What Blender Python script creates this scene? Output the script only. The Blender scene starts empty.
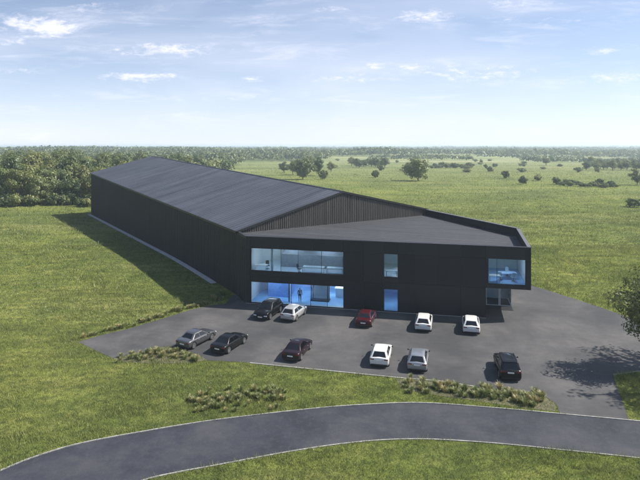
import bpy, math, random
import numpy as np
from mathutils import Vector, Matrix, noise

random.seed(7)
rng = np.random.default_rng(11)
R = math.radians
scene = bpy.context.scene
COL = scene.collection

# ------------------------------------------------------------------ helpers
F, CX, Y0, CAMH = 577.0, 320.0, 120.0, 22.0
FAR_SLOPE = 0.045

def zg(y):
    if y < 78: return 0.0
    if y < 100:
        u = (y - 78) / 22.0
        return -FAR_SLOPE * 22 * (u**3 - u**4 / 2)
    return -FAR_SLOPE * (11 + (y - 100))

def und(x, y):
    """gentle undulation of the far country"""
    if y < 260: return 0.0
    k = min(1.0, (y - 260) / 500.0)
    return k * (3.0 * noise.noise(Vector((x / 420.0, y / 420.0, 3.1))) + 8.0 * k * noise.noise(Vector((x / 1500.0, y / 900.0, 8.7))))

def gz(x, y): return zg(y) + und(x, y)

def gp(px, py, z=0.0):
    """photograph pixel -> point of the flat forecourt"""
    d = (CAMH - z) * F / (py - Y0)
    return ((px - CX) * d / F, d)

def fp(px, py):
    """photograph pixel -> point of the falling meadow"""
    lo, hi = 30.0, 6000.0
    for _ in range(50):
        m = (lo * hi) ** 0.5
        if Y0 + (CAMH - zg(m)) * F / m > py: lo = m
        else: hi = m
    return ((px - CX) * lo / F, lo)

def tag(o, label=None, cat=None, group=None, kind=None):
    if label: o['label'] = label
    if cat: o['category'] = cat
    if group: o['group'] = group
    if kind: o['kind'] = kind
    return o

def empty(name, loc=(0, 0, 0), rz=0.0):
    o = bpy.data.objects.new(name, None)
    o.empty_display_size = 0.3
    COL.objects.link(o); o.location = loc; o.rotation_euler = (0, 0, rz)
    return o

class MB:
    def __init__(s): s.v = []; s.f = []
    def add(s, vs, fs):
        b = len(s.v); s.v += [tuple(v) for v in vs]; s.f += [tuple(i + b for i in f) for f in fs]
    def box(s, x0, x1, y0, y1, z0, z1):
        s.hexa([(x0, y0, z0), (x1, y0, z0), (x1, y1, z0), (x0, y1, z0), (x0, y0, z1), (x1, y0, z1), (x1, y1, z1), (x0, y1, z1)])
    def hexa(s, p):
        s.add(p, [(0, 3, 2, 1), (4, 5, 6, 7), (0, 1, 5, 4), (1, 2, 6, 5), (2, 3, 7, 6), (3, 0, 4, 7)])
    def prism(s, poly, z0, z1):
        """poly counter-clockwise; z1 may be a function of x,y"""
        n = len(poly); f1 = z1 if callable(z1) else (lambda x, y: z1); f0 = z0 if callable(z0) else (lambda x, y: z0)
        vs = [(x, y, f0(x, y)) for x, y in poly] + [(x, y, f1(x, y)) for x, y in poly]
        s.add(vs, [tuple(range(n - 1, -1, -1)), tuple(range(n, 2 * n))] + [(i, (i + 1) % n, n + (i + 1) % n, n + i) for i in range(n)])
    def tube(s, pts, rads, n=7):
        rings = []
        for i, p in enumerate(pts):
            p = Vector(p)
            a = Vector(pts[max(0, i - 1)]); b = Vector(pts[min(len(pts) - 1, i + 1)])
            t = (b - a).normalized()
            u = t.orthogonal().normalized(); w = t.cross(u)
            rings.append([tuple(p + (u * math.cos(2 * math.pi * k / n) + w * math.sin(2 * math.pi * k / n)) * rads[i]) for k in range(n)])
        vs = [v for r in rings for v in r]
        fs = [(i * n + k, i * n + (k + 1) % n, (i + 1) * n + (k + 1) % n, (i + 1) * n + k) for i in range(len(pts) - 1) for k in range(n)]
        fs += [tuple(range(n - 1, -1, -1)), tuple(range((len(pts) - 1) * n, len(pts) * n))]
        s.add(vs, fs)
    def lathe(s, prof, c, axis='y', n=20):
        """profile of (radius, offset along axis)"""
        vs = []
        for r, h in prof:
            for k in range(n):
                a = 2 * math.pi * k / n
                if axis == 'y': vs.append((c[0] + r * math.cos(a), c[1] + h, c[2] + r * math.sin(a)))
                else: vs.append((c[0] + r * math.cos(a), c[1] + r * math.sin(a), c[2] + h))
        m = len(prof)
        s.add(vs, [(i * n + k, i * n + (k + 1) % n, (i + 1) * n + (k + 1) % n, (i + 1) * n + k) for i in range(m - 1) for k in range(n)])
    def mesh(s, name, smooth=False):
        me = bpy.data.meshes.new(name); me.from_pydata(s.v, [], s.f); me.update()
        if smooth:
            me.polygons.foreach_set('use_smooth', [True] * len(me.polygons))
        return me
    def build(s, name, m, parent=None, smooth=False, bevel=0):
        me = s.mesh(name, smooth)
        if not isinstance(m, (list, tuple)): m = [m]
        for q in m: me.materials.append(q)
        return link(name, me, parent, bevel)

def link(name, me, parent=None, bevel=0):
    o = bpy.data.objects.new(name, me); COL.objects.link(o)
    if parent: o.parent = parent
    if bevel:
        b = o.modifiers.new('bevel', 'BEVEL'); b.width = bevel; b.segments = 2; b.limit_method = 'ANGLE'
    return o

def np_mesh(name, verts, faces_n, m):
    """verts (N,3); consecutive faces_n vertices make a face"""
    me = bpy.data.meshes.new(name)
    n = len(verts); k = n // faces_n
    me.vertices.add(n); me.vertices.foreach_set('co', verts.astype(np.float32).ravel())
    me.loops.add(n); me.loops.foreach_set('vertex_index', np.arange(n, dtype=np.int32))
    me.polygons.add(k); me.polygons.foreach_set('loop_start', np.arange(0, n, faces_n, dtype=np.int32))
    me.update(calc_edges=True)
    if isinstance(m, (list, tuple)):
        for q in m: me.materials.append(q)
    else: me.materials.append(m)
    return me

# ------------------------------------------------------------------ materials
def rgba(c): return (c[0], c[1], c[2], 1.0)

class NT:
    def __init__(s, name):
        s.m = bpy.data.materials.new(name); s.m.use_nodes = True
        s.t = s.m.node_tree; s.N = s.t.nodes; s.L = s.t.links
        s.b = s.N['Principled BSDF']; s.out = s.N['Material Output']
        s.pos = s.N.new('ShaderNodeNewGeometry').outputs['Position']
    def map(s, scale=(1, 1, 1), rot=0.0, src=None):
        # rotate first, then scale
        a = s.N.new('ShaderNodeVectorRotate'); a.rotation_type = 'Z_AXIS'; a.inputs['Angle'].default_value = rot
        s.L.new(src or s.pos, a.inputs['Vector'])
        q = s.N.new('ShaderNodeVectorMath'); q.operation = 'MULTIPLY'; q.inputs[1].default_value = scale
        s.L.new(a.outputs[0], q.inputs[0]); return q.outputs[0]
    def noise(s, scale, detail=4, rough=.55, vec=None, dist=0):
        q = s.N.new('ShaderNodeTexNoise'); q.inputs['Scale'].default_value = scale; q.inputs['Detail'].default_value = detail
        q.inputs['Roughness'].default_value = rough; q.inputs['Distortion'].default_value = dist
        s.L.new(vec or s.pos, q.inputs['Vector']); return q.outputs['Fac']
    def ramp(s, fac, stops):
        q = s.N.new('ShaderNodeValToRGB'); e = q.color_ramp.elements
        while len(e) < len(stops): e.new(0.5)
        for i, (p, c) in enumerate(stops):
            e[i].position = p; e[i].color = rgba(c) if isinstance(c, (tuple, list)) else (c, c, c, 1)
        s.L.new(fac, q.inputs[0]); return q.outputs[0]
    def mix(s, fac, a, b, mode='MIX'):
        q = s.N.new('ShaderNodeMix'); q.data_type = 'RGBA'; q.blend_type = mode
        for v, i in ((fac, 0), (a, 6), (b, 7)):
            if isinstance(v, (int, float)): q.inputs[i].default_value = v
            elif isinstance(v, tuple): q.inputs[i].default_value = rgba(v)
            else: s.L.new(v, q.inputs[i])
        return q.outputs[2]
    def math(s, op, a, b=0.0):
        q = s.N.new('ShaderNodeMath'); q.operation = op
        for v, i in ((a, 0), (b, 1)):
            if isinstance(v, (int, float)): q.inputs[i].default_value = v
            else: s.L.new(v, q.inputs[i])
        return q.outputs[0]
    def bump(s, h, strength, dist=.05):
        q = s.N.new('ShaderNodeBump'); q.inputs['Strength'].default_value = strength; q.inputs['Distance'].default_value = dist
        s.L.new(h, q.inputs['Height']); s.L.new(q.outputs[0], s.b.inputs['Normal'])
    def col(s, c):
        if isinstance(c, tuple): s.b.inputs['Base Color'].default_value = rgba(c)
        else: s.L.new(c, s.b.inputs['Base Color'])
    def set(s, **k):
        for a, v in k.items():
            i = s.b.inputs[a.replace('_', ' ')]
            if isinstance(v, (int, float)): i.default_value = v
            else: s.L.new(v, i)

def simple(name, c, rough=.6, metal=0.0, coat=0.0, var=.12, scale=3.0, spec=.5):
    n = NT(name)
    f = n.noise(scale, 5)
    lo = tuple(max(0, q * (1 - var)) for q in c); hi = tuple(min(1, q * (1 + var)) for q in c)
    n.col(n.ramp(f, [(.3, lo), (.7, hi)]))
    n.set(Roughness=rough, Metallic=metal)
    n.b.inputs['Coat Weight'].default_value = coat
    n.b.inputs['Coat Roughness'].default_value = .05
    n.b.inputs['Specular IOR Level'].default_value = spec
    return n.m

M = {}
# grass colour of the place, shared by ground sheet and blades
def grass_colour(n):
    big = n.noise(.05, 6, .68)
    mid = n.noise(.30, 6, .72)
    st = n.noise(.6, 4, .6, vec=n.map((.25, 1.6, 1), R(-6)))
    c = n.ramp(big, [(.38, (.112, .162, .032)), (.49, (.240, .290, .056)), (.58, (.400, .410, .100))])
    c2 = n.ramp(mid, [(.36, (.078, .122, .026)), (.50, (.225, .270, .056)), (.66, (.430, .410, .130))])
    c = n.mix(.55, c, c2)
    br = n.noise(.012, 4, .6)
    c = n.mix(n.ramp(br, [(.40, .40), (.58, 0.0)]), c, (.130, .158, .056))
    band = n.noise(1.0, 6, .62, vec=n.map((.010, .055, .01), R(4)))
    c = n.mix(n.ramp(band, [(.36, .50), (.47, 0.0)]), c, (.105, .140, .040))
    c = n.mix(n.ramp(band, [(.53, 0.0), (.66, .50)]), c, (.400, .370, .150))
    tus = n.noise(1.5, 3, .6)
    c = n.mix(n.ramp(tus, [(.40, .55), (.54, 0.0)]), c, (.050, .075, .022))
    return n.mix(n.ramp(st, [(.42, .0), (.62, .50)]), c, (.078, .100, .030))

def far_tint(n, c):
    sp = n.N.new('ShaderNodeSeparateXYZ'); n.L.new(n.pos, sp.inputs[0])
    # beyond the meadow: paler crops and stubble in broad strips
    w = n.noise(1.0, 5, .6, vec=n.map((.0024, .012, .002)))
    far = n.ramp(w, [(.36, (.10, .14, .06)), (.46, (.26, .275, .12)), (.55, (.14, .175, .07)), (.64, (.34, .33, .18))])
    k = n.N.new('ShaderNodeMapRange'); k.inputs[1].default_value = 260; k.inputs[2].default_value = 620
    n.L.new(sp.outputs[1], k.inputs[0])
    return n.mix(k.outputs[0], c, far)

n = NT('meadow_ground'); c = grass_colour(n)
fine = n.noise(7, 4, .7)
c = n.mix(n.ramp(fine, [(.35, .55), (.6, 0.0)]), c, (.045, .065, .018))
n.col(far_tint(n, c)); n.set(Roughness=.95); n.b.inputs['Specular IOR Level'].default_value = .1
n.bump(n.noise(3.0, 6, .75), 1.0, .25); M['ground'] = n.m

def leafy(name, colour_fn, trans=.35):
    n = NT(name)
    c = colour_fn(n)
    d = n.N.new('ShaderNodeBsdfDiffuse'); t = n.N.new('ShaderNodeBsdfTranslucent'); m = n.N.new('ShaderNodeMixShader')
    n.L.new(c, d.inputs[0]); n.L.new(c, t.inputs[0]); m.inputs[0].default_value = trans
    n.L.new(d.outputs[0], m.inputs[1]); n.L.new(t.outputs[0], m.inputs[2])
    g = n.N.new('ShaderNodeBsdfGlossy'); g.inputs['Roughness'].default_value = .5; g.inputs[0].default_value = (1, 1, 1, 1)
    m2 = n.N.new('ShaderNodeMixShader'); m2.inputs[0].default_value = .03
    n.L.new(m.outputs[0], m2.inputs[1]); n.L.new(g.outputs[0], m2.inputs[2])
    n.L.new(m2.outputs[0], n.out.inputs[0])
    return n.m

def blade_c(n):
    c = grass_colour(n)
    f = n.noise(9, 2, .5)
    c = n.mix(n.ramp(f, [(.4, .0), (.7, .5)]), c, (.38, .38, .14))
    return c
M['blade'] = leafy('grass_blade', blade_c, .35)

def crown_c(base, alt):
    def fn(n):
        oi = n.N.new('ShaderNodeObjectInfo')
        f = n.noise(.55, 4, .6)
        c = n.ramp(f, [(.35, base), (.65, alt)])
        hue = n.ramp(oi.outputs['Random'], [(0, (.045, .078, .034)), (.3, (.085, .120, .036)), (.6, (.160, .190, .050)), (.85, (.250, .250, .066)), (1, (.120, .140, .060))])
        return n.mix(.62, c, hue)
    return fn
M['leaf'] = leafy('tree_leaf', crown_c((.085, .125, .038), (.215, .245, .078)), .3)
M['leaf_dark'] = leafy('tree_leaf_dark', crown_c((.060, .092, .032), (.150, .185, .060)), .3)
M['leaf_far'] = leafy('far_wood_leaf', lambda n: n.ramp(n.noise(.07, 5, .7), [(.38, (.045, .072, .034)), (.5, (.110, .142, .050)), (.62, (.23, .245, .090))]), .25)
M['bark'] = simple('bark', (.09, .07, .05), .9, var=.35, scale=8)

def tuft_c(n):
    oi = n.N.new('ShaderNodeObjectInfo')
    c = n.ramp(oi.outputs['Random'], [(0, (.10, .14, .045)), (.5, (.19, .225, .075)), (.8, (.29, .28, .12)), (1, (.42, .34, .17))])
    return n.mix(n.ramp(n.noise(6, 3), [(.35, 0.0), (.7, .5)]), c, (.30, .30, .13))
M['tuft'] = leafy('ornamental_grass', tuft_c, .3)

n = NT('asphalt_forecourt')
f = n.noise(.13, 8, .66, dist=.3); f2 = n.noise(1.1, 7, .75); f3 = n.noise(28, 4, .7)
c = n.ramp(f, [(.38, (.028, .029, .033)), (.5, (.056, .055, .057)), (.62, (.094, .089, .086))])
c = n.mix(n.ramp(f2, [(.38, .45), (.62, 0.0)]), c, (.045, .045, .048))
c = n.mix(n.ramp(f3, [(.3, .35), (.6, 0.0)]), c, (.05, .05, .052))
tr = n.noise(1.0, 4, .6, vec=n.map((.12, 1.5, 1), R(11)))
c = n.mix(n.ramp(tr, [(.58, 0.0), (.75, .35)]), c, (.100, .096, .090))
n.col(c); n.set(Roughness=.88); n.bump(f3, .35, .01); M['asphalt'] = n.m

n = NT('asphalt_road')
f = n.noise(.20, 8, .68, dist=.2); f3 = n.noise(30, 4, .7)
c = n.ramp(f, [(.36, (.013, .016, .026)), (.5, (.028, .031, .044)), (.64, (.052, .053, .062))])  # asphalt tone noise; its broad dark patches also paint in shade of out-of-frame trees
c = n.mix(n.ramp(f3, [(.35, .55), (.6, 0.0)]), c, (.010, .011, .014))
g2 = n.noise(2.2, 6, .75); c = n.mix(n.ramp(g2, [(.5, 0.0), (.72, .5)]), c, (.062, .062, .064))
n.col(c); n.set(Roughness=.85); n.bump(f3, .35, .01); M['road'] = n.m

M['kerb'] = simple('concrete_kerb', (.27, .265, .25), .85, var=.35, scale=2.5)
M['path'] = simple('concrete_path', (.40, .41, .42), .85, var=.18, scale=1.6)
n = NT('bed_soil'); n.col(n.ramp(n.noise(1.4, 6, .7), [(.38, (.055, .060, .030)), (.5, (.11, .105, .06)), (.62, (.16, .14, .10))]))
n.set(Roughness=.95); n.bump(n.noise(6, 4), .8, .08); M['soil'] = n.m

AX = math.atan2(17.8, 27.1)      # gable direction
UX = math.atan2(-6.2, 32.0)      # facade direction
def cladding(name, lo, hi, rough, rot, sc, spec=.5):
    n = NT(name)
    f = n.noise(1.0, 5, .6, vec=n.map(sc, rot))
    f2 = n.noise(.25, 4, .6)
    c = n.ramp(f, [(.32, lo), (.68, hi)])
    c = n.mix(n.ramp(f2, [(.4, .3), (.65, 0.0)]), c, lo)
    if name == 'facade_panel':
        gi = n.N.new('ShaderNodeNewGeometry')
        c = n.mix(n.math('MULTIPLY', gi.outputs['Random Per Island'], .55), c, (.024, .025, .028))
    n.col(c); n.set(Roughness=n.math('ADD', n.math('MULTIPLY', f2, .2), rough - .1))
    n.b.inputs['Specular IOR Level'].default_value = spec
    return n.m
M['roof'] = cladding('hall_roof_sheet', (.030, .035, .048), (.078, .086, .108), .62, -AX, (.07, .42, .1))
M['wing_roof'] = cladding('wing_roof_felt', (.025, .028, .034), (.055, .058, .066), .75, -UX, (.12, 1.8, .1))
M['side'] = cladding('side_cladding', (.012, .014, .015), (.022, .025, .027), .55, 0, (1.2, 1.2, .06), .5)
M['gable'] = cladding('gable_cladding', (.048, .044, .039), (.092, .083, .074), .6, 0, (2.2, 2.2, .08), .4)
M['facade'] = cladding('facade_panel', (.006, .008, .011), (.012, .014, .018), .5, 0, (.5, .5, .4), .35)
M['trim'] = simple('dark_trim', (.012, .012, .014), .45)
M['trim2'] = simple('parapet_cap', (.10, .10, .105), .5)
M['soffit'] = simple('soffit_panel', (.03, .03, .033), .6)
M['white_frame'] = simple('white_frame', (.70, .72, .75), .4)
M['plaster'] = simple('white_plaster', (.74, .77, .78), .8, var=.04)
M['pale_wall'] = simple('pale_green_wall', (.50, .60, .60), .8, var=.05)
M['blue_floor'] = simple('blue_floor', (.30, .55, .86), .4, var=.15, scale=.8)
M['light_floor'] = simple('light_floor', (.45, .56, .66), .4, var=.08)
M['blue_wall'] = simple('blue_wall', (.42, .60, .86), .6)
M['deep_blue'] = simple('deep_blue_panel', (.20, .36, .72), .6)
M['grey_panel'] = simple('grey_panel', (.20, .23, .28), .6)
M['black_plastic'] = simple('black_plastic', (.015, .015, .017), .5)
M['rubber'] = simple('tyre_rubber', (.02, .02, .02), .85)
M['rim'] = simple('alloy_rim', (.45, .46, .48), .35, metal=.8)
M['rim_dark'] = simple('wheel_well', (.015, .015, .016), .7)
M['head'] = simple('headlight_lens', (.75, .78, .80), .12, coat=1)
M['tail'] = simple('tail_light_lens', (.16, .006, .008), .2, coat=1)
M['plate'] = simple('number_plate', (.72, .72, .68), .5, var=.05)
M['sky_lamp'] = None
n = NT('ceiling_lamp'); n.b.inputs['Emission Color'].default_value = (.86, .93, 1, 1); n.b.inputs['Emission Strength'].default_value = 9; M['lamp'] = n.m

def glass(name, tint, refl=.06, trans=1.0):
    n = NT(name)
    t = n.N.new('ShaderNodeBsdfTransparent'); t.inputs[0].default_value = rgba(tint)
    g = n.N.new('ShaderNodeBsdfGlossy'); g.inputs['Roughness'].default_value = .02
    fr = n.N.new('ShaderNodeFresnel'); fr.inputs[0].default_value = 1.5
    m = n.N.new('ShaderNodeMixShader')
    n.L.new(n.math('ADD', fr.outputs[0], refl), m.inputs[0])
    n.L.new(t.outputs[0], m.inputs[1]); n.L.new(g.outputs[0], m.inputs[2]); n.L.new(m.outputs[0], n.out.inputs[0])
    return n.m
M['glass'] = glass('window_glass', (.80, .90, .97), .03)
M['car_glass'] = simple('car_glass', (.004, .005, .007), .05, coat=.3, var=.02, spec=.5)

# ------------------------------------------------------------------ ground
def build_ground():
    ys = list(np.arange(-60, 30, 6.0)) + list(np.arange(30, 130, 1.0)) + list(np.arange(130, 300, 4.0))
    y = 300.0
    while y < 8600: ys.append(y); y *= 1.022
    ys.append(8600.0)
    xs = np.concatenate([-np.geomspace(6000, 60, 70), np.linspace(-56, 56, 41), np.geomspace(60, 6000, 70)])
    v = [(float(x), float(y), gz(x, y)) for y in ys for x in xs]
    nx = len(xs)
    f = [(j * nx + i, j * nx + i + 1, (j + 1) * nx + i + 1, (j + 1) * nx + i) for j in range(len(ys) - 1) for i in range(nx - 1)]
    m = MB(); m.add(v, f)
    tag(m.build('ground', M['ground'], smooth=True), kind='structure')
build_ground()

def smooth_line(p, n=10):
    out = []
    for i in range(len(p) - 1):
        a = Vector(p[max(0, i - 1)]); b = Vector(p[i]); c = Vector(p[i + 1]); d = Vector(p[min(len(p) - 1, i + 2)])
        for k in range(n):
            t = k / n
            q = .5 * ((2 * b) + (c - a) * t + (2 * a - 5 * b + 4 * c - d) * t * t + (3 * b - a - 3 * c + d) * t**3)
            out.append((q.x, q.y))
    out.append(tuple(p[-1])); return out

road_up = smooth_line([gp(*q) for q in [(-110, 524), (-60, 498), (0, 471.5), (35, 457.5), (76.5, 445), (133, 434), (213, 421), (312, 409.4), (370, 405), (425, 403.6), (500, 409.0), (559, 414.4), (640, 421.9), (760, 434), (900, 447)]])
road_lo = smooth_line([gp(*q) for q in [(-20, 580), (40, 530), (100, 497), (143, 480), (180, 471.5), (213, 465.5), (294, 450.6), (350, 442.6), (395, 439.2), (440, 439.4), (500, 443.5), (559, 449.4), (640, 458), (760, 473), (900, 490)]])

def tri_poly(poly, z, name, mat, kind='structure'):
    from mathutils.geometry import tessellate_polygon
    t = tessellate_polygon([[Vector((x, y, 0)) for x, y in poly]])
    m = MB(); m.add([(x, y, z) for x, y in poly], [])
    for a in t:
        p = [Vector(poly[i]).to_3d() for i in a]
        if (p[1] - p[0]).cross(p[2] - p[0]).z < 0: a = (a[0], a[2], a[1])
        m.f.append(tuple(a))
    return tag(m.build(name, mat), kind=kind)

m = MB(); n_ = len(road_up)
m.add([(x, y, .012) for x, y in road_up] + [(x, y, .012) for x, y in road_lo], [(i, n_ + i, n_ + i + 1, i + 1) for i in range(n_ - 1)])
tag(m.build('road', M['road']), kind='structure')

# forecourt outline (photograph pixels on the flat ground)
fore_px = [(78, 342), (94, 350), (113, 358.5), (128, 355), (146, 351.5), (160, 347.5), (172, 347), (186, 351), (199, 355), (207, 360.5),
           (250, 362.8), (300, 367.6), (350, 372.6), (400, 377.6), (440, 380.8), (480, 387), (515, 391.5), (545, 396.5), (556, 404), (560, 413.6),
           (590, 416.4), (629, 420.2), (623, 402), (616, 385), (613, 374.5), (640, 371), (690, 368), (760, 366),
           (760, 352), (690, 340), (652, 327), (628, 317), (602, 308), (575, 299), (548, 290.5), (532, 285.6), (522, 284)]
fore = [gp(*q) for q in fore_px] + [(23.0, 79.0), (-10.6, 73.0), (-11.2, 70.9)] + [gp(*q) for q in [(228, 303.5), (206, 306.5), (190, 310), (168, 317), (150, 322.5), (128, 329), (108, 333.5)]]
tri_poly(fore, .016, 'forecourt', M['asphalt'])
bed1 = [gp(*q) for q in [(113, 359), (128, 355), (146, 351.5), (160, 347.5), (172, 347), (186, 351), (199, 355), (207, 360.5), (180, 363.5), (150, 363.5), (128, 362.5)]]
tri_poly(bed1, .020, 'planting_bed', M['soil'])
bed3 = [gp(*q) for q in [(395, 378.6), (440, 382), (480, 388), (515, 392.5), (545, 397.5), (555, 404), (556, 411.5), (530, 409), (490, 403), (440, 396), (402, 390)]]
tri_poly(bed3, .020, 'planting_bed', M['soil'])

def strip(line, w, z0, z1, name, mat, off=0.0, zf=None, **k):
    m = MB(); L = []; Rr = []
    for i, p in enumerate(line):
        a = Vector(line[max(0, i - 1)]); b = Vector(line[min(len(line) - 1, i + 1)])
        t = (b - a).normalized(); nn = Vector((-t.y, t.x)); p = Vector(p)
        L.append(p + nn * (off + w / 2)); Rr.append(p + nn * (off - w / 2))
    for i in range(len(line) - 1):
        q = []
        for z in (z0, z1):
            for P in (Rr[i], Rr[i + 1], L[i + 1], L[i]):
                q.append((P.x, P.y, z + (zf(P.y) if zf else 0)))
        m.hexa(q)
    o = m.build(name, mat); tag(o, **k); return o

strip(road_up, .10, -.05, .055, 'kerb', M['kerb'], .07, kind='structure')
strip(road_lo, .10, -.05, .055, 'kerb', M['kerb'], -.07, kind='structure')
kl = [gp(*q) for q in [(250, 363), (300, 367.9), (350, 372.9), (400, 377.9), (440, 381.2), (480, 387.4), (515, 391.9), (545, 397)]]
strip(kl, .14, -.05, .06, 'kerb', M['kerb'], -.06, kind='structure')
strip([gp(*q) for q in [(613, 374.7), (640, 371.2), (690, 368.2), (760, 366.2)]], .14, -.05, .05, 'kerb', M['kerb'], -.05, kind='structure')

# ------------------------------------------------------------------ the building
Lc = Vector((-10.4, 72.5)); Rc = Vector((16.7, 90.3)); back = Vector((-49.9, 79.5)); FL = Lc + back; FR = Rc + back
AP = (Lc + Rc) / 2; AF = AP + back
A = Vector((-8.9, 69.3)); B = Vector((23.1, 63.1)); C = Vector((25.7, 74.5)); P = A + (B - A) * .853
EH, RH, TOP = 8.0, 11.84, 8.0
u = (B - A).normalized(); v = Vector((-u.y, u.x)); FLEN = (B - A).length
hd = back.normalized(); gd = (Rc - Lc).normalized()
Q = Vector((21.8, 81.6))
wroof = lambda x, y: 7.54 - .0235 * x

bld = empty('warehouse_building', (AP.x, AP.y, 0))
tag(bld, 'long low black clad hall with a two storey glazed office front beside the car park', 'building')
def bpart(name, mb, mat, parent=None, **k):
    """vertices are in world coordinates: shift them under the building's empty"""
    par = parent or bld
    o = mb.build(name, mat, None, **k)
    off = Vector((AP.x, AP.y, 0))
    o.data.transform(Matrix.Translation(-off))
    o.parent = par
    return o
def W3(p, z): return (p.x, p.y, z)
def wall_hex(mb, a, b, t, z0, z1, inward):
    """wall from a to b, thickness t towards inward"""
    q = inward.normalized() * t
    f0 = z0 if callable(z0) else (lambda p: z0); f1 = z1 if callable(z1) else (lambda p: z1)
    pts = [a, b, b + q, a + q]
    mb.hexa([W3(p, f0(p)) for p in pts] + [W3(p, f1(p)) for p in pts])

# side wall of the hall, ribs standing proud
def ribbed(a, b, out, z0, z1f, step, w, dep, mb):
    d = (b - a); L = d.length; d = d.normalized(); s = step / 2
    while s < L - w:
        p = a + d * s
        z1 = z1f(s / L)
        q0, q1 = p, p + d * w
        pts = [q0 + out * -.01, q1 + out * -.01, q1 + out * dep, q0 + out * dep]
        mb.hexa([W3(t, z0 if not callable(z0) else z0(s / L)) for t in pts] + [W3(t, z1) for t in pts])
        s += step
outL = -gd
mb = MB(); wall_hex(mb, FL, Lc, .3, -6, EH, gd); ribbed(FL, Lc, outL, -6, lambda t: EH - .22, .42, .12, .05, mb)
bpart('side_wall', mb, M['side'])
mb = MB(); wall_hex(mb, Rc, FR, .3, -6, EH, -gd); bpart('side_wall', mb, M['side'])
mb = MB(); wall_hex(mb, FR, FL, .3, -6, EH - .02, -hd)
mb.add([W3(FR, EH - .02), W3(AF, RH - .1), W3(FL, EH - .02)], [(0, 1, 2)]); bpart('rear_wall', mb, M['side'])
# short angled return between the hall and the facade
inn = v
mb = MB(); dlt = (A - Lc); wn = Vector((dlt.y, -dlt.x)).normalized()
if wn.dot(u) > 0: wn = -wn
wall_hex(mb, Lc + (A - Lc) * .004, A + u * .0, .3, -.3, TOP - .001, -wn)
ribbed(Lc, A - (A - Lc) * .02, wn, -.3, lambda t: TOP - .25, .42, .12, .045, mb)
bpart('side_wall', mb, M['side'])
# corrugated gable above the lower roof
mb = MB()
fo = -hd
zb = lambda t: wroof((Lc + (Rc - Lc) * t).x, 0) - .1
zt = lambda t: EH + (RH - EH) * (1 - abs(2 * t - 1)) - .12
pts = [(0, zb(0)), (1, zb(1)), (1, zt(1)), (.5, zt(.5)), (0, zt(0))]
mb.add([W3(Lc + (Rc - Lc) * t + fo * .0, z) for t, z in pts] + [W3(Lc + (Rc - Lc) * t - fo * .2, z) for t, z in pts],
       [(0, 1, 2, 3, 4), (9, 8, 7, 6, 5)])
ribbed(Lc, Rc, fo, zb, lambda t: zt(t) - .02, .32, .17, .055, mb)
bpart('gable_wall', mb, M['gable'])
# full-height end wall under the wing roof (hidden from outside, closes the hall)
mb = MB(); wall_hex(mb, Lc + gd * .35, Rc - gd * .35, .2, -.2, 7.0, hd); bpart('inner_wall', mb, M['plaster'])
# roof: two slopes with thickness and standing seams
def slope(e0, e1, r0, r1, name):
    mb = MB(); od = (e0 - r0).normalized()
    k = (RH - EH) / (e0 - r0).length
    e0 = e0 + od * .18; e1 = e1 + od * .18; ze = EH - k * .18
    ff = -hd * .16
    e0 = e0 + ff; r0 = r0 + ff; e1 = e1 - ff; r1 = r1 - ff
    top = [W3(e0, ze + .12), W3(e1, ze + .12), W3(r1, RH + .12), W3(r0, RH + .12)]
    bot = [(x, y, z - .2) for x, y, z in top]
    mb.hexa(bot + top)
    L = (e1 - e0).length; s = .5; dd = (e1 - e0).normalized()
    while s < L - .1:
        a, b = e0 + dd * s, r0 + dd * s
        q = [a, a + dd * .05, b + dd * .05, b]
        zz = [ze + .12, ze + .12, RH + .12, RH + .12]
        mb.hexa([W3(p, z - .01) for p, z in zip(q, zz)] + [W3(p, z + .035) for p, z in zip(q, zz)])
        s += .95
    o = bpart(name, mb, M['roof'])
    g = MB()       # eave trim
    t = [e0, e1, e1 + od * .10, e0 + od * .10]
    g.hexa([W3(p, ze - .16) for p in t] + [W3(p, ze + .125) for p in t])
    # verge trim at the front
    t = [e0, r0, r0 - hd * .08, e0 - hd * .08]; zz = [ze, RH, RH, ze]
    g.hexa([W3(p, z - .12) for p, z in zip(t, zz)] + [W3(p, z + .16) for p, z in zip(t, zz)])
    bpart('eave_trim', g, M['trim'], parent=o)
slope(Lc, FL, AP, AF, 'roof'); slope(Rc, FR, AP, AF, 'roof')
mb = MB(); w = gd * .18
for sgn in (1, -1):
    k = (RH - EH) / 16.2
    q = [AP - hd * .2, AF + hd * .2, AF + hd * .2 + gd * .3 * sgn, AP - hd * .2 + gd * .3 * sgn]
    z = [RH + .18, RH + .18, RH + .18 - .3 * k, RH + .18 - .3 * k]
    mb.hexa([W3(p, zz - .05) for p, zz in zip(q, z)] + [W3(p, zz) for p, zz in zip(q, z)])
bpart('ridge_cap', mb, M['trim'])

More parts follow.
